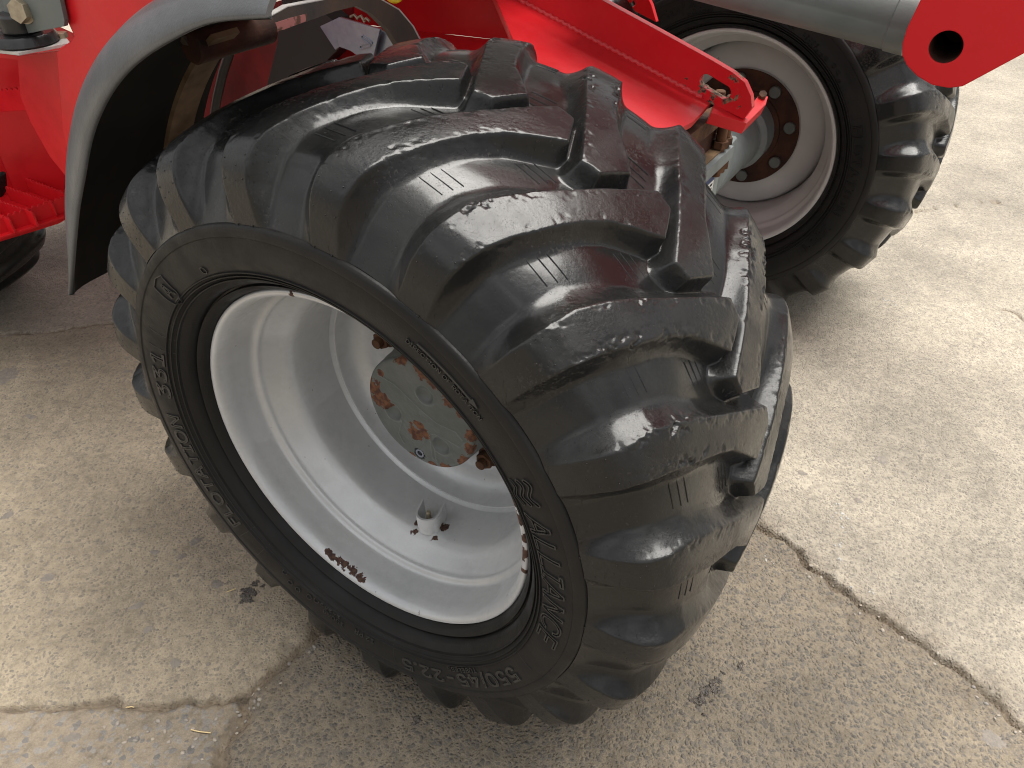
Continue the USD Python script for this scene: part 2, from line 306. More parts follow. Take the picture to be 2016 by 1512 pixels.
def build_tyre(parent, nt_per, nw, t_near, seed, detail=True, soft=.85, mats=('tread', 'gap', 'sidewall'), lugs=True, squash=True):
    rng = np.random.default_rng(seed)
    nt = NLUG * nt_per; t = np.linspace(0, 360, nt, endpoint=False)
    wmax = _w[-1]; w = np.linspace(-wmax, wmax, nw); u = np.interp(w, _w, _u)
    vt, rt = prof_interp(TOP, u); vg, rg = prof_interp(GAP, u)
    # lug mask on one pitch
    tile_t = t[:nt_per]; X = np.radians(tile_t)[:, None] * R0 + 0 * w[None]; W = w[None] + 0 * X
    P = np.c_[X.ravel(), W.ravel()]
    best = np.full(len(P), -1.); bd = np.full(len(P), -1.0); bid = np.zeros(len(P), int)
    for far in (0, 1):
        poly, wid = lug_poly(far); base = t_near + (PITCHA * -.47 if far else 0)
        for k in range(-3, 4):
            off = np.radians(((base + k * PITCHA) % 360) if False else (base % PITCHA) + k * PITCHA) * R0
            Q = poly + [off, 0]
            if Q[:, 0].max() < -.05 or Q[:, 0].min() > np.radians(PITCHA) * R0 + .05: continue
            ins = inside(P, Q)
            D = np.stack([segd(P, Q[i], Q[i + 1]) for i in range(len(Q) - 1)], 1); e = D.argmin(1); d = D[np.arange(len(P)), e]
            wd = (wid[e] * 1.0); 
            # blend widths of near edges so that fillets meet softly
            wt = np.exp(-D / .006); wd = (wt * wid).sum(1) / np.maximum(wt.sum(1), 1e-12); wd = np.where(np.isfinite(wd) & (wd > .005), wd, wid[e])
            sd = np.where(ins, d, -d)
            x = np.clip((sd + wd) / (wd + .0015), 0, 1)
            x = np.clip((sd + wd * 1.3) / (wd * 1.3 + .0018), 0, 1); c_ = .93 ** 1.9; h = np.where(x < .93, x ** 1.9, c_ + (1 - c_) * (1 - ((1 - x) / .07) ** 2))
            upd = h > best; best = np.where(upd, h, best); bid = np.where(upd, far * 1000 + (k + 10), bid); bd = np.where(upd, sd, bd)
    H = best.reshape(nt_per, nw); BD = bd.reshape(nt_per, nw); BI = bid.reshape(nt_per, nw)
    H = np.tile(H, (NLUG, 1)); BD = np.tile(BD, (NLUG, 1))
    cell = np.repeat(np.arange(NLUG), nt_per)[:, None]
    H = gaussian_filter(H, soft, mode=('wrap', 'nearest'))
    BI = np.tile(BI, (NLUG, 1)); LID = np.where(BI >= 1000, 100 + (cell + BI - 1010) % NLUG, (cell + BI - 10) % NLUG)
    Vv = vg + H * (vt - vg); Rr = rg + H * (rt - rg)
    tr = np.radians(t)[:, None]
    if detail:
        # worn shoulder edges and wavy rubber
        px = np.stack([np.sin(tr) * Rr, Vv + 0 * tr, np.cos(tr) * Rr], -1)
        n1 = meshkit.fbm(px * 9, 3, seed); n2 = meshkit.fbm(px * 200, 2, seed + 5); n3 = meshkit.fbm(px * 95, 2, seed + 9)
        Rr = Rr + (n1 - .5) * .004
        edge = np.exp(-(np.clip(BD, -1, 1) - .004) ** 2 / (2 * .007 ** 2))
        sh = np.exp(-((np.abs(Vv) - .165) / .055) ** 2)
        torn = np.clip((n3 - .50) * 7, 0, 1) * np.clip((meshkit.fbm(px * 7, 2, seed + 21) - .47) * 8, 0, 1)
        Rr = Rr - edge * sh * torn * np.clip(n2 - .30, 0, 1) * .011 - edge * np.clip(n3 - .5, 0, 1) * .004
    Xc = -np.sin(tr) * Rr; Zc = np.cos(tr) * Rr; Yc = -(Vv + SC) + 0 * tr
    if squash:
        Zc = np.where(Zc < -AXH, -AXH + (Zc + AXH) * .02, Zc)
    V = np.stack([Xc, Yc, Zc], -1)
    du = np.roll(V, -1, 0) - np.roll(V, 1, 0); dv = np.gradient(V, axis=1); N = np.cross(du, dv)
    N /= np.maximum(np.linalg.norm(N, axis=-1, keepdims=True), 1e-12)
    radial = np.stack([-np.sin(tr) + 0 * Rr, 0 * Rr, np.cos(tr) + 0 * Rr], -1)
    flip = (N * radial).sum() < 0
    if flip: N = -N
    i = np.arange(nt)[:, None]; j = np.arange(nw - 1)[None]; a = i * nw + j; b = ((i + 1) % nt) * nw + j
    Fq = np.stack([a, b, b + 1, a + 1], -1).reshape(-1, 4)
    if not flip: pass
    # winding to agree with the normals
    f0 = Fq[len(Fq) // 2 + 7]; VV = V.reshape(-1, 3); NN = N.reshape(-1, 3)
    g = np.cross(VV[f0[1]] - VV[f0[0]], VV[f0[2]] - VV[f0[0]])
    if g @ NN[f0[0]] < 0: Fq = Fq[:, ::-1]
    HF = (H.ravel()[Fq] > .12).any(1); IDF = LID.ravel()[Fq[:, 0]]
    # sidewalls
    sv = []
    for sg in (1, -1):
        pr = [(r, SC + sg * s) for r, s in SIDE]
        V2, F2 = rev(pr, nt if nt < 800 else nt // 2)
        if sg > 0: F2 = F2[:, ::-1]
        sv.append((V2, F2))
    tp = numbered(parent, 'tyre')
    A, Bm = sv; sw = trimesh.Trimesh(*meshkit.arrays((np.concatenate([A[0], Bm[0]]), np.concatenate([A[1], Bm[1] + len(A[0])])))[:2], process=False)
    used[(str(parent), 'tyre')] = 0
    obj('tyre', sw, M[mats[2]], parent, smooth=32)
    rawmesh('tyre_carcass', VV, Fq[~HF] if lugs else Fq, NN, M[mats[1]], parent)
    if lugs:
        for k in sorted(set(IDF[HF])):
            rawmesh('tread_lug', VV, Fq[HF & (IDF == k)], NN, M[mats[0]], parent)
def carcass_pt(tdeg, v):
    """Point and normal of the tread gap surface at angle t and axial place v (from the tyre's middle)."""
    u = np.linspace(-1, 1, 801); vg, rg = prof_interp(GAP, u); r = np.interp(v, vg[::-1], rg[::-1]); a = math.radians(tdeg)
    n = np.array([-math.sin(a), 0, math.cos(a)]); return n * r + [0, -(v + SC), 0], n

def bend_text(poly, t_start, r0, lift=.0019, skew=0., side=1):
    """Raised lettering on the sidewall: reads clockwise as seen from outside, letters' tops outward."""
    if skew: poly = affinity.skew(poly, xs=skew, origin=(0, 0))
    gs = getattr(poly, 'geoms', [poly]); ms = [trimesh.creation.extrude_polygon(g, .004, engine='earcut') for g in gs if g.area > 1e-7]
    m = trimesh.util.concatenate(ms); v, f = trimesh.remesh.subdivide_to_size(m.vertices, m.faces, .012)
    rm = r0 + .5 * (poly.bounds[1] + poly.bounds[3]); a = np.radians(t_start) - v[:, 0] / rm; r = r0 + v[:, 1]
    s = SC + (sidewall_s(r) - .0028 + lift * v[:, 2] / .004 + (.0028) * (v[:, 2] / .004)) 
    return trimesh.Trimesh(np.stack([-np.sin(a) * r, -s, np.cos(a) * r], -1), f, process=False)
def outline(poly, w): return poly.difference(poly.buffer(-w))
def letters(parent, rot=0):
    def T(name, m, **k):
        if rot: m.apply_transform(trimesh.transformations.rotation_matrix(-math.radians(rot), (0, 1, 0)))
        obj(name, m, M['letter'], parent, smooth=False, **k)
    def fit(text, t0, t1, r, h, bold=True, ol=0., skew=0., gap=0.):
        p = textpoly(text, h, bold); W = p.bounds[2] - p.bounds[0]; need = math.radians((t0 - t1) % 360) * (r + h / 2)
        p = affinity.translate(affinity.scale(p, need / W, 1, origin=(0, 0)), -p.bounds[0] * need / W, 0)
        if ol: p = outline(p, ol)
        return bend_text(p, t0, r, skew=skew)
    T('lettering', fit('FLOTATION', 131, 93, .351, .024, ol=.0023), label='raised lettering FLOTATION')
    T('lettering', fit('331', 87, 71, .351, .024, ol=.0023), label='raised lettering 331')
    T('lettering', fit('ALLIANCE', 294, 257.5, .3525, .032, ol=.0019, skew=12), label='raised lettering ALLIANCE')
    waves = [LineString([(x, y + .0042 * math.sin(x * 2 * PI / .030)) for x in np.linspace(0, .034, 24)]).buffer(.0042).buffer(-.0022).buffer(.0006) for y in (.004, .016, .028)]
    wv = unary_union([outline(affinity.scale(w, 1, 1), .0013) for w in waves]); T('emblem', bend_text(wv, 301.5, .352), label='raised wave emblem')
    T('lettering', fit('550/45-22.5', 238, 194, .3590, .024, ol=.0023), label='raised lettering 550/45-22.5')
    T('lettering', fit('TUBELESS', 223, 211.5, .3490, .0075, bold=False), label='raised lettering TUBELESS')
    T('lettering', fit('12 PR', 184, 177, .352, .009, bold=False)); T('lettering', fit('150A8', 173, 165.5, .357, .009, bold=False)); T('lettering', fit('141A8', 171.5, 164, .3455, .009, bold=False))
    T('lettering', fit('DIRECTION OF ROTATION', 333, 314.5, .3715, .0065, bold=False), label='raised lettering DIRECTION OF ROTATION')
    arrow = unary_union([sbox(0, 0, .085, .0022), Polygon([(.085, -.003), (.098, .0011), (.085, .0052)])]); T('emblem', bend_text(arrow, 331, .3815), label='raised arrow')
    shield = Polygon([(0, .040), (.0, .014), (.006, .004), (.016, 0), (.026, .004), (.032, .014), (.032, .040), (.016, .044)]).buffer(.002)
    A = affinity.translate(textpoly('A', .021, True), .0075, .012)
    T('emblem', bend_text(unary_union([outline(shield, .0014), outline(A, .0014), sbox(.004, .005, .028, .0065)]), 48.5, .343), label='raised shield emblem with letter A')
    for tt, rr in ((28, .357), (160, .357), (156, .362), (162.5, .352), (150, .352), (153, .362)):
        T('emblem', bend_text(outline(Point(0, 0).buffer(.0055), .0011), tt, rr))
    for tt in (69.5, 134, 141, 191, 244, 64):
        T('mould_line', bend_text(sbox(0, -.030, .0009, .016), tt, .362, lift=.0006))
def tread_marks(parent, t_near, mat_):
    ms = []; rng = random.Random(4)
    for k in range(NLUG):
        for side in (1, -1):
            base = t_near + k * PITCHA - (PITCHA * .47 if side < 0 else 0)
            for v0, a0 in ((.177, -12.6), (.070, -19.2)):
                for i in range(3):
                    pts = []
                    for f in np.linspace(0, 1, 4):
                        v = v0 + (f - .5) * -.003 + (i - 1) * .0125; al = a0 + (f - .5) * 4.2 + (i - 1) * .5
                        p, n = carcass_pt(base + al, side * v); pts.append(p + n * .0002)
                    ms.append(tube(pts, .0006, 4))
    obj('moulded_line', trimesh.util.concatenate(ms), mat_, parent, smooth=False, kind='stuff')
    # little moulding stubs on the lug shoulders
    nb = []
    for k in range(NLUG):
        for v, al in ((.2680, -1.0), (.2640, -.6), (.2545, -.9), (.2680, -4.6), (.2640, -4.4), (.2530, -4.8), (.2660, -2.8), (.2585, -3.0)):
            u = np.linspace(-1, 1, 801); vt, rt = prof_interp(TOP, u); v = v + rng.uniform(-.002, .002); r = np.interp(v, vt[::-1], rt[::-1]); a = math.radians(t_near + k * PITCHA + al + rng.uniform(-.3, .3))
            b = trimesh.creation.icosphere(1, .0009); b.apply_translation([-math.sin(a) * r, -(v + SC), math.cos(a) * r]); nb.append(b)
    obj('moulding_stub', trimesh.util.concatenate(nb), mat_, parent, smooth=True, kind='stuff')

# ------------------------------------------------------------------ rims
RIM_OUT = [(.3005, -.012), (.3020, -.004), (.3000, .0005), (.2965, .0010), (.2925, -.0015), (.2895, -.006), (.2870, -.013), (.2855, -.022), (.2845, -.034), (.2825, -.050), (.2810, -.060),
           (.2800, -.0640), (.2760, -.0680), (.2735, -.0690), (.2708, -.0720), (.2700, -.0760), (.2650, -.0850), (.2560, -.0990), (.2470, -.1120), (.2418, -.1240), (.2400, -.1380), (.2395, -.1600), (.2392, -.205)]
RIM_REST = [(.2392, -.205), (.2392, -.33), (.2415, -.35), (.256, -.375), (.270, -.388), (.281, -.392), (.285, -.42), (.287, -.44), (.2925, -.449), (.2965, -.451), (.300, -.4505), (.302, -.446), (.3005, -.438)]
DISC = [(.2392, -.2060), (.2380, -.2085), (.2362, -.2110), (.2350, -.2130), (.2328, -.2133), (.2318, -.2155), (.2312, -.222), (.2270, -.236), (.2180, -.249), (.2050, -.2575), (.1900, -.2600), (.1780, -.2585), (.1680, -.2560), (.1600, -.2550), (.1000, -.2550)]
def near_rim(w):
    obj('rim', orient(rev(RIM_OUT[:1] + [tuple(x) for x in smoothprof(RIM_OUT, 90)] + RIM_REST, 360)), M['rim'], w, smooth=50)
    back = [(.100, -.268), (.19, -.272), (.2392, -.232)]
    obj('wheel_disc', orient(rev(DISC + back, 300)), M['rim'], w, smooth=40)
    # hub: drum behind the cap, then the cap with dimples and cast outlines
    n = 240; nr = 70; t = np.linspace(0, 2 * PI, n, endpoint=False); rr = np.linspace(0.0005, .1, nr)
    X = -np.sin(t)[:, None] * rr; Z = np.cos(t)[:, None] * rr; S = np.full_like(X, -.1552)
    for dx, dz in ((.016, .050), (-.055, -.016), (.041, -.046)):
        d = np.hypot(X - dx, Z - dz); S -= .0085 * np.clip(1 - (d / .0165) ** 2, 0, 1) ** .8 * (d < .0165); S += .0010 * np.exp(-((d - .0185) / .0022) ** 2)
    for path in ([(-.078, .052), (-.045, .046), (0, .018), (.035, .001), (.073, .000), (.088, -.014), (.078, -.030), (.055, -.026), (.03, -.025), (.012, -.034), (.005, -.06), (-.006, -.083)], [(-.043, -.006), (-.038, -.03), (-.048, -.062), (-.04, -.078)], [(.019, -.032), (.022, -.086)], [(.028, -.062), (.03, -.09)]):
        d = np.min([segd(np.c_[X.ravel(), Z.ravel()], np.array(path[i]), np.array(path[i + 1])) for i in range(len(path) - 1)], 0).reshape(X.shape); S += .0013 * np.exp(-(d / .0014) ** 2)
    d = np.hypot(X + .008, Z + .089); S -= .006 * (d < .0105)
    S += (meshkit.fbm(np.stack([X, Z, 0 * X], -1) * 90, 3) - .5) * .0008
    P = [(X, Z, S)]
    prof = [(.1025, -.1558), (.1048, -.1570), (.1062, -.1595), (.1068, -.165), (.1070, -.178), (.1085, -.182), (.1090, -.200), (.1120, -.214), (.1130, -.235), (.118, -.245), (.119, -.2555)]
    pr = np.array(prof); X2 = -np.sin(t)[:, None] * pr[:, 0]; Z2 = np.cos(t)[:, None] * pr[:, 0]; S2 = np.tile(pr[:, 1], (n, 1))
    X, Z, S = np.concatenate([X, X2], 1), np.concatenate([Z, Z2], 1), np.concatenate([S, S2], 1); m = X.shape[1]
    i = np.arange(n)[:, None]; j = np.arange(m - 1)[None]; a = i * m + j; b = ((i + 1) % n) * m + j
    tm = trimesh.Trimesh(*meshkit.arrays((np.stack([X, -S, Z], -1).reshape(-1, 3), np.stack([a, a + 1, b + 1, b], -1).reshape(-1, 4)))[:2], process=False)
    obj('hub_cap', tm, M['hub'], w, smooth=40, label='grey green hub cap with rust patches and three dimples')
    obj('drain_plug', trimesh.util.concatenate([trimesh.creation.revolve(np.array([(.0052, 0), (.0085, 0), (.0085, .003), (.0052, .003), (.0052, 0)]), sections=24, transform=np.array([[1, 0, 0, -.008], [0, 0, -1, .1590], [0, 1, 0, -.089], [0, 0, 0, 1.]]))]), M['zinc'], w, smooth=40)
    for k in range(8):
        a = math.radians(72 + 45 * k); c = np.array([-math.sin(a) * .150, .2545, math.cos(a) * .150])
        obj('wheel_nut', trimesh.util.concatenate([hexbolt(c, (0, -1, 0), .0165, .020, .021), cyl(c + [0, -.019, 0], c + [0, -.032, 0], .0095, 16)]), M['rust'], w, smooth=30)
    # valve guard: bent strap welded to the rim well, valve inside
    ca = math.radians(184); cen = np.array([-math.sin(ca) * .2395, .138, math.cos(ca) * .2395]); nrm = np.array([math.sin(ca), 0, -math.cos(ca)]); tan = np.array([math.cos(ca), 0, math.sin(ca)]); axd = np.array([0, 1., 0])
    W_ = .0205; U = [(-W_, .028), (-W_, 0)] + [(-W_ * math.cos(q), -W_ * math.sin(q) * .95) for q in np.linspace(0, PI, 18)] + [(W_, 0), (W_, .028)]
    g = LineString(U).buffer(.0019, cap_style=2); g = affinity.rotate(g, -18, origin=(0, 0))
    obj('valve_guard', solid(g, .037, (cen - nrm * .002, tan, axd, nrm)), M['rim'], w, smooth=40, label='bent steel strap welded round the valve')
    obj('valve_stem', trimesh.util.concatenate([cyl(cen, cen + nrm * .012, .0052, 20), cyl(cen + nrm * .012, cen + nrm * .017, .0068, 20), cyl(cen + nrm * .017, cen + nrm * .034, .0045, 20), cyl(cen + nrm * .034, cen + nrm * .037, .003, 16)]), M['brass'], w, smooth=40)
FAR_IN = [(.3005, -.012), (.3020, -.004), (.3000, .0005), (.2965, .0010), (.2925, -.0015), (.2895, -.006), (.2870, -.013), (.2855, -.030), (.2835, -.055), (.280, -.060), (.272, -.066), (.2700, -.074), (.262, -.085), (.252, -.098), (.246, -.110), (.2440, -.13), (.2435, -.20)]
def far_rim(w):
    mir = [(r, -.45 - s) for r, s in FAR_IN[::-1]]
    obj('rim', orient(rev([tuple(x) for x in smoothprof(FAR_IN, 60)] + mir, 240)), M['far_rim'], w, smooth=50)
    d = [(.2435, -.205), (.241, -.198), (.238, -.188), (.232, -.1795), (.222, -.1740), (.208, -.1695), (.190, -.1660), (.172, -.1640), (.166, -.1632), (.1655, -.158), (.1650, -.1530)]
    obj('wheel_disc', orient(rev([tuple(x) for x in smoothprof(d, 40)] + [(.1655, -.19), (.2, -.195), (.2435, -.215)], 200)), M['far_rim'], w, smooth=45)
    obj('hub_flange', orient(rev([(.1650, -.170), (.1650, -.1515), (.1630, -.1500), (.1180, -.1490), (.1130, -.147), (.1120, -.140), (.1050, -.1370), (.1000, -.136), (.06, -.136)], 160)), M['darkrust'], w, smooth=35, label='rust brown wheel hub flange')
    for k in range(8):
        a = math.radians(281.5 + 45 * k); c = np.array([-math.sin(a) * .140, .150, math.cos(a) * .140])
        obj('wheel_bolt', cyl(c, c + [0, -.012, 0], .0165, 28), M['darkgrey'], w, smooth=40)

# ------------------------------------------------------------------ the loader
ROTZ = math.degrees(math.atan2(FW[1], FW[0]))
loader = xf('wheel_loader', loc=(C0[0], C0[1], 0), rotz=ROTZ, label='red wheel loader with grey rims and big black lugged tyres parked on cracked concrete', cat='wheel loader')
T_NEAR = 337.5
wheel = xf('wheel', loader, loc=(0, 0, AXH), label='near front wheel with worn black tyre and silver grey rim')
build_tyre(wheel, 96, 420, T_NEAR, 3)
letters(wheel); tread_marks(wheel, T_NEAR, M['gap']); near_rim(wheel)
D = 1.537
wheel2 = xf('wheel', loader, loc=(0, D, AXH), label='far front wheel seen from its inner side, with dished grey rim')
build_tyre(wheel2, 40, 170, 314.0, 8, soft=.6)
M['letter'] = M['sidewall']; letters(wheel2, 160); far_rim(wheel2)
wheel3 = xf('wheel', loader, loc=(-2.10, .0, AXH), label='dark rear wheel below the red step')
build_tyre(wheel3, 34, 130, 5.0, 12, detail=False)
obj('rim', orient(rev([tuple(x) for x in smoothprof(FAR_IN, 40)] + [(.24, -.25), (.05, -.25)], 120)), M['far_rim'], wheel3)

# --- mudguard over the near tyre
def fender():
    A = np.array([at_s(x, y, 0.) for x, y in ((140, 580), (146, 500), (152, 430), (165, 350), (187, 250), (240, 155), (330, 85), (420, 46), (500, 38), (530, 36))])
    ang = np.degrees(np.arctan2(-A[:, 0], A[:, 2] - AXH)); rad = np.hypot(A[:, 0], A[:, 2] - AXH)
    o = np.argsort(ang); tt = np.linspace(ang.min(), ang.max(), 90)
    rl = PchipInterpolator(ang[o], rad[o])(tt)
    out = [(0, 0), (.04, .003), (.14, .003), (.30, -.001), (.55, -.010), (.78, -.024), (.90, -.042), (.97, -.075), (1, -.12), (1, -.30)]
    def shell(off):
        return np.array([[(-math.sin(a) * q, -sq, AXH + math.cos(a) * q) for q, sq in ((r + d * (.668 - r) - (off if d > .1 else 0), min(sv, 0) - off * .5 if off else sv) for d, sv in out)] for r, a in zip(rl, np.radians(tt))])
    Vo = shell(0); n, m = Vo.shape[:2]
    Vi = shell(.007)
    F = []
    for i in range(n - 1):
        for j in range(m - 1): a = i * m + j; F.append((a, a + 1, a + m + 1, a + m))
    F = np.array(F); rim = []
    for i in range(n - 1): rim.append((i * m, (i + 1) * m, (i + 1) * m + n * m, i * m + n * m))
    for i in (0, n - 1):
        for j in range(m - 1): rim.append((i * m + j, i * m + j + 1, i * m + j + 1 + n * m, i * m + j + n * m))
    outer = trimesh.Trimesh(*meshkit.arrays((np.concatenate([Vo.reshape(-1, 3), Vi.reshape(-1, 3)]), np.concatenate([F, np.array(rim)])))[:2], process=True)
    p = obj('mudguard', outer, M['fender'], loader, smooth=50, label='scuffed grey plastic mudguard')
    inner = trimesh.Trimesh(*meshkit.arrays((Vi.reshape(-1, 3), F[:, ::-1]))[:2], process=True)
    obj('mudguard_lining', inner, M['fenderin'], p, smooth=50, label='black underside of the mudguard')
fender()
def arcbar(r0, r1, s0, s1, a0, a1, n=40):
    V = []
    for a in np.radians(np.linspace(a0, a1, n)):
        for r, s in ((r0, s0), (r1, s0), (r1, s1), (r0, s1)): V.append((-math.sin(a) * r, -s, AXH + math.cos(a) * r))
    F = []
    for i in range(n - 1):
        for j in range(4): F.append((i * 4 + j, i * 4 + (j + 1) % 4, i * 4 + 4 + (j + 1) % 4, i * 4 + 4 + j))
    F += [(0, 1, 2, 3), (n * 4 - 4, n * 4 - 3, n * 4 - 2, n * 4 - 1)]
    m = trimesh.Trimesh(*meshkit.arrays((np.array(V), np.array(F)))[:2], process=False); m.fix_normals(); return m
obj('mudguard_strap', arcbar(.632, .640, -.200, -.250, 35, 92), M['brownrust'], loader, label='brown rusty flat strap under the mudguard')
XB = -.405
obj('mudguard_bracket', plate_x([(360, 72), (470, 45), (530, 35), (567, 14), (640, 0), (700, -9), (745, -3), (785, 20), (812, 52), (832, 90), (790, 100), (767, 61), (733, 28), (702, 12), (660, 22), (600, 44), (532, 66), (480, 84), (380, 104)], XB, .014), M['barrust'], loader, label='arched dark rusty bracket bar carrying the mudguard')
# lighter upper edge of the arch
obj('bracket_edge', plate_x([(530, 32.5), (567, 11.5), (640, -2.5), (700, -11.5), (746, -5.5), (787, 18), (815, 51), (835, 89), (830, 90), (812, 52), (785, 20), (745, -3), (700, -9), (640, 0), (567, 14), (530, 35)], XB - .0005, .0135), M['barsteel'], loader)
b0, b1 = at_x(376, 96, XB + .004), at_x(528, 54, XB + .004)
obj('bracket_sleeve', cyl(b0, b1, .0235, 28), M['darkrust'], loader, smooth=40, label='dark rusty tube end of the mudguard bracket')
obj('paint_remnant', plate_x([(532, 66), (542, 45), (570, 36), (604, 27), (602, 42), (560, 58)], XB + .0012, .001), M['pink'], loader, label='flaking pinkish red paint on the bracket')
c = at_s(384, 88, -.205); obj('bracket_bolt', hexbolt(c, (.35, -.75, .1), .015, .014, .019), M['darkrust'], loader)

# --- dark stuff behind the mudguard
obj('side_panel', plate_s([(420, 40), (690, -40), (700, 180), (300, 330), (330, 150)], -.86, .008), M['shadedred'], loader, label='red frame side behind the mudguard, darkened to stand in for shade')
obj('black_cover', plate_s([(560, -40), (655, 40), (668, 95), (640, 122), (520, 190), (545, 90)], -.74, .05), M['black'], loader, label='black plastic cover')  # cover in its own black colour
obj('hose', tube([at_s(q[0], q[1], -.8) for q in ((455, 95), (440, 140), (428, 190), (420, 240))], .012, 12), M['black'], loader, smooth=60)
zp = obj('latch_plate', plate_s([(655, 40), (668, 34), (748, 58), (735, 112), (722, 122), (690, 100), (668, 92)], -.70, .006), M['zinc'], loader, label='blue grey zinc plate with two punched slots')
for q in ([(714, 73), (730, 84)], [(711, 93), (727, 88)]):
    a, b = at_s(*q[0], -.699), at_s(*q[1], -.699); g = LineString([(a[0], a[2]), (b[0], b[2])]).buffer(.004)
    obj('punched_slot', solid(outline(g, .0016), .002, ((0, .698, 0), (1, 0, 0), (0, 0, 1), (0, 1, 0))), M['zinc'], zp)
obj('latch_side', plate_s([(748, 58), (782, 80), (760, 110), (735, 112)], -.715, .004), M['zinc'], loader)
obj('latch_side', plate_s([(630, 52), (655, 40), (668, 92), (660, 98)], -.71, .004), M['zinc'], loader)
for q in ((690, 33, 705, 38), (704, 35, 718, 44), (715, 40, 728, 42)):
    obj('wire_link', tube([at_s(q[0], q[1], -.77), at_s((q[0] + q[2]) / 2, q[1] - 4, -.77), at_s(q[2], q[3], -.77)], .003, 8), M['brass'], loader, smooth=60)
obj('yellow_cap', cyl(at_s(776, -16, -.80), at_s(776, -16, -.86), .022, 28), M['yellow'], loader, smooth=40)
# --- front frame
SB = -.9
wl0, wl1 = at_s(1030, -2, SB), at_s(1400, 195, SB)
wdir = (wl1 - wl0) / np.linalg.norm(wl1 - wl0)
def on_base(px, py):            # plane through the weld line, level across the machine
    n = np.cross(wdir, [0, 1, 0]); n /= np.linalg.norm(n); d = ray(px, py); o = loc(CAMP)
    dl = np.array([d @ FW, -(d @ AX), d[2]]); t = ((wl0 - o) @ n) / (dl @ n); return o + dl * t
bp = [(960, -40), (1015, 90), (1100, 190), (1230, 240), (1305, 262), (1335, 255), (1365, 240), (1398, 203), (1408, 199), (1030, -2), (1010, -40)]
obj('base_plate', plate_pts([on_base(*q) for q in bp], .012), M['redworn'], loader, label='sloping red base plate of the front frame')
def slot_s(q, s):
    P = [at_s(x, y, s) for x, y in q]; return LineString([(p[0], p[2]) for p in P])
sl = slot_s([(1396, 155), (1432, 177)], SB).buffer(.0125)
obj('frame_plate', plate_s([(1000, -115), (1195, -2), (1300, 55), (1400, 110), (1448, 138), (1472, 158), (1484, 185), (1486, 208), (1470, 230), (1400, 197), (1030, -2), (960, -40)], SB, -.016, rnd=.004, holes=[sl]), M['redworn'], loader, label='red upright frame plate with an oblong slot')
obj('weld_bead', tube([wl0 + (wl1 - wl0) * f + np.array([0, -.017, .002]) + np.array([0, .0012, .0012]) * math.sin(f * 190) for f in np.linspace(.0, .97, 90)], .0045, 8), M['weld'], loader, smooth=60)
obj('end_block', plate_pts([on_base(*q) for q in ((1408, 199), (1475, 212), (1492, 190), (1512, 190), (1508, 205), (1470, 243), (1400, 222))], .022), M['redworn'], loader, label='red end block of the frame')
e0 = on_base(1500, 192); obj('corner_bolt', hexbolt(e0 + [0, 0, .0], (.2, -.5, .8), .008, .012), M['rust'], loader)
obj('rear_panel', plate_s([(655, -60), (965, -60), (985, 20), (1012, 82), (900, 69), (800, 61), (735, 50), (655, 52)], -.97, .008), M['red'], loader, label='red frame panel behind the tyre')
f0 = [at_s(q[0], q[1], -.97) for q in ((735, 50), (800, 61), (900, 69), (1012, 82))]
obj('panel_fold', plate_pts(f0 + [q + np.array([0, -.22, -.03]) for q in f0[::-1]], .006), M['red'], loader)
obj('gusset_plate', plate_s([(1215, -30), (1268, -20), (1282, 10), (1292, 44), (1250, 22)], -1.02, .012, holes=[Point(*(lambda p: (p[0], p[2]))(at_s(1245, 7, -1.02))).buffer(.006)]), M['red'], loader)
# --- axle
def hull(P): return trimesh.convex.convex_hull(np.array(P))
def axsec(y, k, w=0.): return [(x * k + w, y, AXH + z * k) for x, z in ((-.15, -.10), (.10, -.10), (.160, .055), (.160, .172), (.152, .178), (-.14, .178))]
obj('axle_housing', hull(axsec(.45, .9) + axsec(1.02, 1.)), M['axle'], loader, smooth=20, label='grey axle housing with worn paint')
obj('axle_arm', hull(axsec(1.0, .93) + axsec(1.32, .62)), M['axle'], loader, smooth=30)
for y0, y1, r in ((.44, .245, .10), (1.30, 1.60, .085), (1.60, 1.69, .100)):
    obj('axle_end', cyl((0, y0, AXH), (0, y1, AXH), r, 40), M['axle'], loader, smooth=40)
obj('axle_flange', bx((-.12, .62, AXH + .179), (.183, 1.015, AXH + .205)), M['axle'], loader, label='grey axle flange streaked with rust')
obj('flange_rust', bx((-.10, .66, AXH + .2055), (.172, .995, AXH + .209)), M['brownrust'], loader, label='rust stain on the axle flange')
obj('pivot_block', bx((-.12, .66, AXH + .2095), (.150, .985, AXH + .262)), M['darkrust'], loader, label='dark rusty pivot block on the axle')
obj('shim_plate', bx((-.12, .64, AXH + .2625), (.165, 1.0, AXH + .296)), M['rust'], loader, label='rusty brown shim plate')
for xx_, yy in ((.166, .975), (.166, 1.000), (.135, 1.018), (.095, 1.03)):
    obj('pivot_bolt', trimesh.util.concatenate([cyl((xx_, yy, AXH + .150), (xx_, yy, AXH + .31), .0105, 18), hexbolt((xx_, yy, AXH + .178), (0, 0, -1), .0165, .018), hexbolt((xx_, yy, AXH + .212), (0, 0, 1), .0165, .014)]), M['rust'], loader, smooth=30)
pl = obj('type_plate', bx((.1605, .925, AXH + .092), (.1620, .985, AXH + .166)), M['white'], loader, label='small white and blue type plate on the axle')
obj('plate_header', bx((.1621, .926, AXH + .138), (.1627, .984, AXH + .165)), M['blue'], pl)
for k in range(4):
    for j in range(3): obj('plate_line', bx((.1621, .928 + j * .018, AXH + .097 + k * .010), (.1625, .941 + j * .018, AXH + .102 + k * .010)), M['black'], pl)
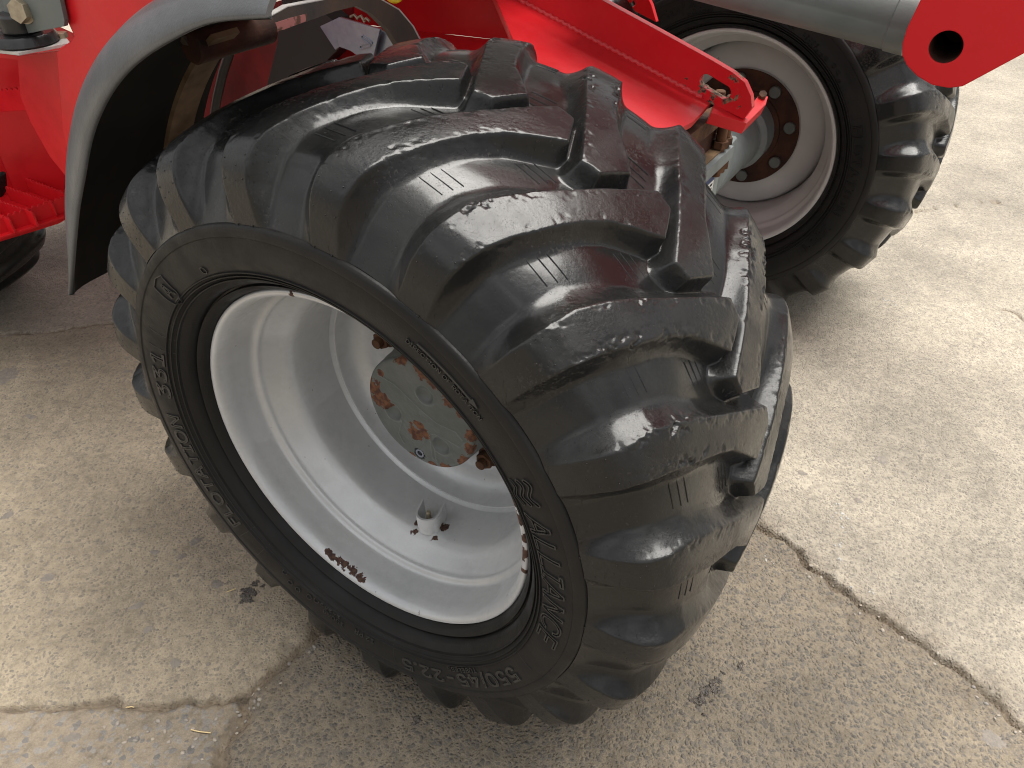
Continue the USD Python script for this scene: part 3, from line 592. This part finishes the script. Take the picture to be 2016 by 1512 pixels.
# --- boom lug and hydraulic cylinder
SP = -.7
hole = Point(*(lambda p: (p[0], p[2]))(at_s(1862, 93, SP))).buffer(.0215)
arm = [(1776, 108), (1777, 85), (1786, 55), (1822, -20), (1860, -140), (2400, -400), (2400, -90), (2016, 105), (1895, 170), (1868, 173), (1835, 167), (1806, 150), (1785, 128)]
obj('boom_lug', plate_s(arm, SP, .05, rnd=.012, holes=[hole]), M['red'], loader, label='red boom plate with a round pin hole')
hc = at_s(1862, 93, SP); obj('pin_bore', orient(([(hc[0] + r * math.cos(q), -SP + y, hc[2] + r * math.sin(q)) for q in np.linspace(0, 2 * PI, 48, endpoint=False) for r, y in ((.0214, .003), (.0214, .13), (.0, .13))], [(i * 3 + j, i * 3 + j + 1, ((i + 1) % 48) * 3 + j + 1, ((i + 1) % 48) * 3 + j) for i in range(48) for j in range(2)])), M['darkrust'], loader, smooth=40)
def cylbody():
    a = at_s(1405, -52, -.87); b = at_s(1772, 38, -.87); ext = a + (a - b) * .8
    d = (b - a) / np.linalg.norm(b - a)
    p = obj('hydraulic_cylinder', cyl(ext, b, .047, 56), M['darkgrey'], loader, smooth=40, label='dark grey hydraulic cylinder barrel')
    obj('cylinder_gland', cyl(b - d * .012, b + d * .03, .049, 56), M['darkgrey'], p, smooth=40)
    obj('cylinder_rod', cyl(b + d * .03, b + d * .12, .025, 40), M['zinc'], p, smooth=40)
cylbody()
# --- cab frame and step on the left
SL = -.30
obj('frame_post', plate_s([(34, 111), (128, 98), (215, 60), (300, -60), (420, -60), (300, 60), (180, 260), (150, 360), (128, 345), (98, 308), (60, 240), (40, 190)], SL, .012), M['red'], loader, label='red rear frame plate with curved edge')
obj('post_upper_plate', plate_s([(100, -60), (420, -60), (300, 40), (200, 260), (150, 330), (133, 250), (123, 100), (150, 80), (158, 68)], SL + .004, -.012), M['red'], loader)
for q in ([(122, 102), (121, 130), (125, 190), (132, 240)], [(156, 72), (150, 82), (140, 90), (122, 100)], [(128, -20), (140, 20), (150, 50), (158, 68)]):
    P = [at_s(x, y, SL + .006) for x, y in q]; pp = []
    for i in range(len(P) - 1):
        for f in np.linspace(0, 1, 14, endpoint=False): pp.append(P[i] * (1 - f) + P[i + 1] * f + np.array([.0012, 0, .0008]) * math.sin(f * 40 + i))
    obj('weld_bead', tube(pp, .006, 8), M['weld'], loader, smooth=60)
obj('frame_top', plate_pts([at_z(*q, at_s(34, 111, SL)[2]) for q in ((-60, 98), (34, 109), (128, 97), (160, 72), (90, 40), (-60, 60))], .010), M['red'], loader)
def saw(a, b, h, n, depth, nrm):
    """Strip from a to b standing up with a sawtooth upper edge."""
    a, b = np.array(a, float), np.array(b, float); ln = np.linalg.norm(b - a); u = (b - a) / ln
    pts = [(0, -depth)] + [p for i in range(n) for p in ((ln * (i + .1) / n, h * .2), (ln * (i + .45) / n, h), (ln * (i + .7) / n, h))] + [(ln, 0), (ln, -depth)]
    return solid(Polygon(pts).buffer(0), .004, (a, u, (0, 0, 1), nrm))
ZS = AXH - .05
st = [at_z(-60, 458, ZS), at_z(60, 420, ZS), at_z(138, 394, ZS), at_z(150, 345, ZS), at_z(20, 352, ZS), at_z(-60, 376, ZS)]
step = obj('step', plate_pts([q + np.array([0, 0, -.034]) for q in st], .006), M['red'], loader, label='red step with sawtooth tread bars')
bw = [at_z(150, 348, ZS), at_z(20, 355, ZS), at_z(-60, 379, ZS)]
for q0, q1 in ((bw[0], bw[1]), (bw[1], bw[2])): obj('step_back', plate_pts([q0 + [0, 0, -.034], q1 + [0, 0, -.034], q1 + [0, 0, .55], q0 + [0, 0, .55]], .006, up=False), M['red'], step, label='red wall behind the step')
f_a, f_b = at_z(-60, 452, ZS), at_z(140, 388, ZS)
obj('tread_bar', saw(f_a, f_b, .008, 17, .036, (-1, 0, 0)), M['red'], step, smooth=False)
for q in (((50, 355), (150, 392)), ((10, 371), (118, 408)), ((-40, 386), (82, 428)), ((-70, 405), (34, 440))):
    qa, qb = at_z(*q[0], ZS), at_z(*q[1], ZS); obj('tread_bar', saw(qa, qa + (qb - qa) * .86, .007, 14, .034, (0, 1, 0)), M['red'], step, smooth=False)
sk = [at_z(x, y, ZS) for x, y in ((-60, 452), (60, 414), (140, 388))]; lo_ = [at_z(x, y, ZS - .05) for x, y in ((-60, 478), (60, 452), (138, 420))]
obj('step_skirt', plate_pts([sk[0], sk[2], sk[2] + [0, 0, -.045], (sk[1] + sk[2]) / 2 + [0, 0, -.056], sk[1] + [0, 0, -.055], sk[0] + [0, 0, -.05]], .006, up=False), M['red'], step)
SU = -.36
u0 = at_s(-40, 186, SU); u1 = at_s(44, 178, SU)
obj('tread_bar', saw(u0, u1, .008, 9, .045, (0, 1, 0)), M['red'], loader, smooth=False)
# engine mount
SM = -.27
br = obj('mount_bracket', plate_s([(-60, -60), (112, -60), (118, 0), (127, 40), (126, 52), (24, 72), (14, 55), (2, -8)], SM, .008, rnd=.003), M['darkgrey'], loader, label='grey mount bracket with hexagon bolt')
obj('bracket_flange', plate_pts([at_s(2, -8, SM), at_s(14, 55, SM), at_s(24, 72, SM), at_s(24, 72, SM) + [-.10, .02, 0], at_s(2, -8, SM) + [-.10, .02, 0]], .006, up=False), M['darkgrey'], br)
obj('mount_bolt', hexbolt(at_s(48, 20, SM), (.25, -.95, .1), .0215, .018, .024), M['brass'], loader, smooth=20, label='dull zinc hexagon bolt')
mz = at_s(60, 90, SM)[2]; mc = at_z(52, 84, mz)
obj('rubber_mount', trimesh.util.concatenate([cyl(mc + [0, 0, .0], mc + [0, 0, .02], .062, 40, .058), cyl(mc + [0, 0, .02], mc + [0, 0, .055], .036, 32)]), M['rubbermount'], loader, smooth=40, label='black rubber engine mount')
obj('mount_plate', plate_pts([at_z(*q, mz) for q in ((-60, 92), (36, 103), (138, 84), (132, 76), (70, 66), (-60, 62))], .006), M['barsteel'], loader)
for q in ((36, 95), (122, 74)): obj('plate_bolt', hexbolt(at_z(*q, mz), (0, 0, 1), .012, .010), M['brass'], loader)

# --- cab and boom above the picture: what the glossy rubber mirrors
M['glass'] = mat('cab_glass', (.012, .014, .015), .08, bump=.0)
cab = obj('cab_roof', bx((-2.4, .42, 2.42), (-.90, 1.58, 2.56)), M['red'], loader, smooth=False, label='red cab roof above the frame')
cab = obj('cab_body', bx((-2.4, .45, .95), (-.98, 1.55, 1.35)), M['red'], loader, smooth=False, label='red cab body above the frame')
obj('cab_glazing', bx((-2.3, .50, 1.352), (-1.04, 1.50, 2.418)), M['glass'], cab, smooth=False)
for y_ in (.45, 1.47):
    obj('cab_pillar', bx((-1.06, y_, 1.352), (-.99, y_ + .08, 2.418)), M['black'], cab, smooth=False)
obj('added_mast', bx((-.80, .62, 1.16), (-.22, 1.38, 2.0)), M['darkgrey'], loader, smooth=False, label='unseen dark grey mast added to darken the tyre reflections')  # unseen mast, added so the upper lugs mirror something dark
for y_ in (.74, 1.16):
    obj('boom_arm', hull([(x, y, z) for y in (y_, y_ + .09) for x, z in ((-.3, 1.45), (-.3, 1.75), (.15, 1.70), (1.0, 1.45), (1.0, 1.25), (.1, 1.42))]), M['red'], loader, smooth=20, label='red boom arm above the axle')

# ------------------------------------------------------------------ ground
def gm(name, mortar, stone_a, stone_b, scale, depth, cover, rough=.75):
    N = {'g': ('geometry', {}), 'wn': ('noise_texture', {'scale': 30., 'detail': 3.}),
         'wv': ('mix_vector', {'fac': .018}), 'v': ('voronoi_texture', {'feature': 'f1', 'scale': scale, 'randomness': 1.}), 'e': ('voronoi_texture', {'feature': 'distance_to_edge', 'scale': scale, 'randomness': 1.}),
         'v2': ('voronoi_texture', {'feature': 'f1', 'scale': scale * 2.3, 'randomness': 1.}),
         'sep': ('separate_color', {'color_type': 'rgb'}), 'sr': ('rgb_ramp', {'ramp': [(0, stone_a), (.55, stone_b), (1., tuple(.5 * a + .5 * b for a, b in zip(stone_b, mortar)))]}),
         'big': ('noise_texture', {'scale': 2.3, 'detail': 7., 'roughness': .62}), 'mid': ('noise_texture', {'scale': 38., 'detail': 8., 'roughness': .7}), 'fine': ('noise_texture', {'scale': 420., 'detail': 4., 'roughness': .7}),
         'cov': ('math', {'math_type': 'multiply_add', 'value2': .9}), 'c2': ('math', {'math_type': 'subtract'}), 'ms': ('map_range', {'from_min': cover - .07, 'from_max': cover + .07, 'to_min': 0., 'to_max': 1., 'clamp': True}),
         'mc': ('rgb_ramp', {'ramp': [(.30, tuple(c * .62 for c in mortar)), (.50, mortar), (.72, tuple(min(1, c * 1.22) for c in mortar))]}),
         'mx': ('mix', {'mix_type': 'mix'}), 'fr': ('map_range', {'from_min': .25, 'from_max': .75, 'to_min': .72, 'to_max': 1.25, 'clamp': True}), 'fm': ('mix', {'mix_type': 'multiply', 'fac': 1.}),
         'hb': ('map_range', {'from_min': 0., 'from_max': .5, 'to_min': 1., 'to_max': 0., 'clamp': True}), 'h1': ('math', {'math_type': 'multiply_add', 'value2': .55}), 'h2': ('math', {'math_type': 'multiply_add', 'value2': .30}),
         'b': ('bump', {'strength': 1., 'distance': depth}), 'p': ('principled_bsdf', {'specular_ior_level': .35}), 'rr': ('map_range', {'from_min': .35, 'from_max': .65, 'to_min': rough - .12, 'to_max': rough + .1, 'clamp': True}),
         'big2': ('map_range', {'from_min': .35, 'from_max': .68, 'to_min': .66, 'to_max': 1.14, 'clamp': True}), 'bm': ('mix', {'mix_type': 'multiply', 'fac': 1.})}
    N['sa'] = ('attribute', {'attribute': 'soil'}); N['sm'] = ('mix', {'mix_type': 'mix'}); N['sc'] = ('rgb_ramp', {'ramp': [(.32, (.085, .066, .048)), (.55, (.17, .132, .092)), (.75, (.27, .22, .16))]})
    K = [('sa.fac', 'sm.fac'), ('mid.fac', 'sc.fac'), ('sc.color', 'sm.color2'), ('bm.color', 'sm.color1'), ('g.position', 'wn.vector'), ('g.position', 'wv.a'), ('wn.color', 'wv.b'), ('wv.result', 'v.vector'), ('wv.result', 'e.vector'), ('wv.result', 'v2.vector'), ('v.color', 'sep.color'), ('sep.r', 'sr.fac'),
         ('g.position', 'big.vector'), ('g.position', 'mid.vector'), ('g.position', 'fine.vector'),
         ('mid.fac', 'cov.value1'), ('sep.g', 'cov.value3'), ('cov.value', 'c2.value1'), ('v.distance', 'c2.value2'), ('c2.value', 'ms.value'),
         ('mid.fac', 'mc.fac'), ('ms.result', 'mx.fac'), ('mc.color', 'mx.color1'), ('sr.color', 'mx.color2'), ('fine.fac', 'fr.value'), ('mx.color', 'fm.color1'), ('fr.result', 'fm.color2'),
         ('big.fac', 'big2.value'), ('fm.color', 'bm.color1'), ('big2.result', 'bm.color2'), ('sm.color', 'p.base_color'),
         ('v.distance', 'hb.value'), ('hb.result', 'h1.value1'), ('mid.fac', 'h1.value3'), ('fine.fac', 'h2.value1'), ('h1.value', 'h2.value3'), ('h2.value', 'b.height'), ('b.normal', 'p.normal'), ('mid.fac', 'rr.value'), ('rr.result', 'p.roughness')]
    return usdkit.material(stage, '/World/Looks/' + name, N, K, surface='p.BSDF')
G_LEFT = gm('concrete_left', (.315, .262, .188), (.19, .166, .135), (.255, .218, .166), 170., .0028, .64)
G_FRONT = gm('concrete_front', (.225, .186, .136), (.128, .114, .097), (.172, .150, .122), 150., .0060, .52)
G_RIGHT = gm('concrete_right', (.350, .308, .244), (.23, .205, .172), (.30, .264, .212), 170., .0042, .57)
G_PATCH = gm('concrete_patch', (.250, .206, .152), (.15, .140, .130), (.25, .228, .20), 95., .0035, .66)
#G_SOIL = gm('crack_soil', (.150, .116, .080), (.095, .080, .064), (.22, .18, .130), 210., .0060, .50, .85)
def pline(px): return np.array([ground_px(*q) for q in px])
CR = {'joint_l': pline([(-400, 1330), (-120, 1395), (0, 1392), (70, 1400), (120, 1385), (200, 1388), (300, 1384), (400, 1386), (455, 1380), (490, 1368), (525, 1335), (575, 1290), (615, 1240), (700, 1150), (1000, 1000), (1240, 950), (1490, 1035), (1520, 1052), (1570, 1085), (1600, 1118), (1650, 1160), (1700, 1190), (1740, 1215), (1790, 1250), (1830, 1275), (1870, 1310), (1920, 1340), (1970, 1390), (2016, 1432), (2300, 1690)]),
      'branch': pline([(470, 1378), (478, 1405), (455, 1440), (440, 1475), (432, 1512), (400, 1650)]),
      'thin_l': pline([(-200, 690), (0, 658), (60, 655), (120, 650), (180, 640), (240, 632), (330, 620)]),
      'thin_r': pline([(1700, 430), (1810, 414), (1880, 405), (2016, 392), (2300, 360)]),
      'hair': pline([(1600, 1150), (1650, 1190), (1680, 1290), (1690, 1330)]), 'hair2': pline([(1975, 608), (2000, 616), (2030, 640)])}
def axis(c0, c1, step, far):
    core = np.arange(c0, c1 + step, step); g = []; x = step
    p = 0
    while p < far: x *= 1.22; p += x; g.append(p)
    g = np.array(g); return np.concatenate([c0 - g[::-1], core, core[-1] + g])
gx = axis(-1.7, 1.95, .0050, 60); gy = axis(.52, 2.7, .0050, 60)
GX, GY = np.meshgrid(gx, gy, indexing='ij'); PP = np.c_[GX.ravel(), GY.ravel()]
p3 = np.c_[PP, np.zeros(len(PP))]
wob = np.c_[meshkit.fbm(p3 * 22, 4, 1) - .5, meshkit.fbm(p3 * 22, 4, 2) - .5] * .034
QQ = PP + wob
core = (PP[:, 0] > -3) & (PP[:, 0] < 4) & (PP[:, 1] > -1) & (PP[:, 1] < 7)
def dist(line):
    d = np.full(len(PP), 9.); q = QQ[core]; b = np.full(len(q), 9.)
    for i in range(len(line) - 1): b = np.minimum(b, segd(q, line[i], line[i + 1]))
    d[core] = b; return d
dj, db, dl, dr, dh, dh2 = (dist(CR[k]) for k in ('joint_l', 'branch', 'thin_l', 'thin_r', 'hair', 'hair2'))
nz = meshkit.fbm(p3 * 60, 4, 5); nl = meshkit.fbm(p3 * 2.2, 3, 7); nm = meshkit.fbm(p3 * 14, 4, 8)
def groove(d, wd, dep): return -dep * np.exp(-(d / wd) ** 2)
Hh = (nl - .5) * .012 * core + (nm - .5) * .0035 + (nz - .5) * .0022
left = PP[:, 0] < .1
wj = np.where(left, np.where(PP[:, 0] < -.46, .006, .017), .0115) * (.25 + 1.5 * nm)
Hh += groove(dj, wj * .72, np.where(left, .009, .014)) + groove(dj, .0045, .004) + groove(dj, .075, .005) * left + (dj < .03) * (nz - .5) * .008
Hh += groove(db, .012, .013) + groove(dl, .0045, .008) + groove(dr, .005, .009) + groove(dh, .004, .003) + groove(dh2, .006, .006)
# level under the tyre contacts
for cx, cy in ((C0 + AX * -.225)[:2], (C0 + AX * (-D - .225))[:2]):
    Hh *= 1 - .8 * np.exp(-(((PP - [cx, cy]) ** 2).sum(1)) / .06)
V = np.c_[PP, Hh - .002]; nxg, nyg = GX.shape
i = np.arange(nxg - 1)[:, None]; j = np.arange(nyg - 1)[None]; a = i * nyg + j
Fq = np.stack([a, a + nyg, a + nyg + 1, a + 1], -1).reshape(-1, 4)
Vg = V.reshape(nxg, nyg, 3); Ng = np.cross(np.gradient(Vg, axis=0), np.gradient(Vg, axis=1)).reshape(-1, 3); Ng /= np.linalg.norm(Ng, axis=1, keepdims=True)
# which slab each face belongs to
cen = (QQ[Fq[:, 0]] + QQ[Fq[:, 2]]) / 2
Lj = CR['joint_l']; k = np.searchsorted(Lj[:, 0], cen[:, 0]); above = cen[:, 1] > np.interp(cen[:, 0], Lj[:, 0], Lj[:, 1])
Lb = CR['branch']; o = np.argsort(Lb[:, 1]); leftb = cen[:, 0] < np.interp(cen[:, 1], Lb[o, 1], Lb[o, 0])
ll = np.array([ground_px(x, y) for x, y in ((330, 620), (900, 700), (1240, 950))]); midx = np.interp(cen[:, 1], [.6, 1.2, 1.8, 3.0, 7.], [.18, .30, .42, .30, .3])
thin = pline([(-200, 690), (330, 620), (1000, 520), (1700, 430), (2300, 360)]); beyond = cen[:, 1] > np.interp(cen[:, 0], thin[:, 0], thin[:, 1])
sid = np.where(above, np.where(beyond, 4, np.where(cen[:, 0] < midx, 0, 1)), np.where(leftb, 3, 2))
soil = np.minimum(dj / (wj * 1.05), np.minimum(db / (.019 * (.3 + 1.4 * nm)), np.minimum(dl / .0042, np.minimum(dr / .0048, dh2 / .006))))
soil = np.clip(1.35 - soil, 0, 1) ** 1.2 * np.clip(.35 + 1.3 * nz, 0, 1)
soil = np.maximum(soil, .55 * np.exp(-(dj / .055) ** 2) * np.clip(nm * 2.6 - .9, 0, 1) * (PP[:, 0] > -.55))
gr = xf('ground', kind='structure')
for k, (mt, lb) in enumerate(((G_LEFT, 'worn tan concrete slab left of the near tyre'), (G_RIGHT, 'pale pebbly concrete slab right of the tyre'), (G_FRONT, 'rough brown concrete slab in front of the tyre'), (G_PATCH, 'patch of bare aggregate in the near left corner'), (G_RIGHT, 'pale concrete slab beyond the thin crack'))):
    pth = rawmesh('concrete_slab', V, Fq[sid == k], Ng, mt, gr, label=lb)
    UsdGeom.PrimvarsAPI(stage.GetPrimAtPath(pth)).CreatePrimvar('soil', Sdf.ValueTypeNames.FloatArray, 'vertex').Set(Vt.FloatArray.FromNumpy(soil[np.unique(Fq[sid == k].ravel())].astype(np.float32)))
gtree = cKDTree(PP[core]); gh = V[core][:, 2]
def gz(p): return float(gh[gtree.query(p)[1]])
M['tar'] = mat('wet_tar', (.045, .040, .036), .10, base2=(.13, .11, .09), cscale=120, bump=.012, bscale=120, bdetail=3)
M['chalk'] = mat('pale_splash', (.42, .41, .39), .35, base2=(.30, .27, .23), cscale=120, bump=.004, bscale=130)
M['stain'] = mat('dark_stone', (.15, .132, .112), .6, base2=(.21, .18, .148), cscale=90, bump=.003, bscale=170)
M['pebble'] = mat('pebble', (.17, .155, .14), .6, base2=(.33, .28, .22), cscale=30, bump=.001, bscale=200)
M['straw'] = mat('straw', (.55, .42, .22), .6)
rng = random.Random(11)
def blob(px, py, rx, ry, mat_, name, parent, rot=0., lift=.0025, ragged=.35, label=None, thick=.0015):
    """Thin irregular patch that follows the ground."""
    c = ground_px(px, py); n = 56; nr = 10; V = []; F = []; ph = [rng.uniform(0, 6.28) for _ in range(4)]
    for i in range(nr + 1):
        for j in range(n):
            a = 2 * PI * j / n; f = i / nr; rr = f * (1 + ragged * (.30 * math.sin(2 * a + ph[0]) + .25 * math.sin(3 * a + ph[1]) + .22 * math.sin(7 * a + ph[2]) + .22 * math.sin(13 * a + ph[3]) + .25 * math.sin(21 * a + 2 * ph[1])))
            x, y = rx * rr * math.cos(a), ry * rr * math.sin(a); q = np.array([c[0] + x * math.cos(rot) - y * math.sin(rot), c[1] + x * math.sin(rot) + y * math.cos(rot)])
            V.append((q[0], q[1], gz(q) + lift * (1 - f ** 4) - .0012 * f ** 4))
    for i in range(nr):
        for j in range(n): a = i * n + j; b = i * n + (j + 1) % n; F.append((a, a + n, b + n, b))
    obj(name, (np.array(V), np.array(F)), mat_, parent, smooth=True, label=label)
for px, py, rx, ry, ro, nb in ((1400, 1355, 46, 40, -.55, 26), (497, 1165, 26, 28, -.4, 16), (820, 1415, 10, 14, 0, 5)):
    for k in range(nb):
        u_, v_ = rng.gauss(0, .45), rng.gauss(0, .45); r_ = rng.uniform(.0035, .0105)
        blob(px + rx * (u_ * math.cos(ro) - v_ * .35 * math.sin(ro)), py + ry * (u_ * math.sin(ro) * 1.4 + v_ * .5), r_, r_ * rng.uniform(.5, .9), M['tar'], 'tar_patch', gr, rng.uniform(0, 3), lift=.0016, ragged=.8)
for px, py, rx, ry, nb in ((1645, 1018, 26, 18, 9), (1668, 1040, 18, 10, 6), (1648, 1072, 14, 8, 4), (1655, 1100, 6, 4, 2), (1515, 1105, 12, 9, 4), (1675, 1158, 12, 5, 3), (1715, 1162, 12, 7, 3), (1750, 596, 24, 12, 9), (1655, 992, 8, 4, 2)):
    for k in range(nb):
        r_ = rng.uniform(.0025, .0062); blob(px + rx * rng.gauss(0, .45), py + ry * rng.gauss(0, .45), r_, r_ * rng.uniform(.5, .9), M['chalk'], 'pale_splash', gr, rng.uniform(0, 3), lift=.0012, ragged=.6)
for px, py, rx, ry in ((93, 1136, .018, .012), (305, 1086, .013, .009), (358, 1096, .011, .009), (385, 1066, .013, .015), (428, 1150, .018, .011), (270, 1192, .019, .009), (290, 1238, .010, .010), (345, 1304, .013, .012), (410, 1306, .005, .005), (12, 740, .040, .045), (14, 1014, .018, .012), (140, 1450, .018, .011), (1735, 905, .020, .016), (1690, 985, .012, .010), (1870, 1228, .008, .006), (1955, 1455, .020, .022), (1580, 930, .014, .010), (60, 820, .02, .01), (112, 722, .012, .006), (250, 730, .015, .008)):
    blob(px, py, rx, ry, M['stain'], 'dark_stone', gr, rng.uniform(-.6, .6), lift=.0009)
def pebble(px, py, r, name='pebble', mat_=None):
    c = ground_px(px, py); m = trimesh.creation.icosphere(2, 1.0); v = m.vertices
    v = v * (1 + .35 * (meshkit.fbm(v * 1.7 + rng.uniform(0, 50), 2) - .5)[:, None]) * [r, r * rng.uniform(.55, .9), r * rng.uniform(.35, .6)]
    a = rng.uniform(0, 6.28); R = np.array([[math.cos(a), -math.sin(a), 0], [math.sin(a), math.cos(a), 0], [0, 0, 1]]); m.vertices = v @ R.T + [c[0], c[1], gz(c) + r * .12]
    return m
for k in range(70):
    t = rng.random()
    px, py = rng.choice([(rng.uniform(440, 620), 0), (rng.uniform(1560, 2010), 1), (rng.uniform(200, 450), 2)])
    if py == 0: py = np.interp(px, [440, 480, 620], [1450, 1390, 1255]) + rng.uniform(-14, 22)
    elif py == 1: py = np.interp(px, [1560, 1700, 1830, 2016], [1085, 1198, 1280, 1440]) + rng.uniform(-14, 26)
    else: py = rng.uniform(1410, 1505)
    obj('pebble', pebble(px, py, rng.uniform(.0022, .0055)), M['pebble'], gr, smooth=True)
# separate bits lying on the concrete
def straw(px, py, ln, ang, label):
    c = ground_px(px, py); d = np.array([math.cos(ang), math.sin(ang)]); P = []
    for f in np.linspace(-.5, .5, 6):
        q = c + d * ln * f + np.array([-d[1], d[0]]) * .12 * ln * (f * f - .1); P.append((q[0], q[1], gz(q) + .0035))
    obj('straw', tube(P, .0011, 6), M['straw'], '/World', smooth=60, label=label, cat='straw')
straw(456, 1165, .018, .5, 'short pale straw beside the black wet patch left of the tyre')
straw(395, 1440, .036, -.15, 'longest pale straw on the bare patch at the bottom left')
straw(252, 1386, .014, .05, 'short pale straw lying along the crack at the lower left')
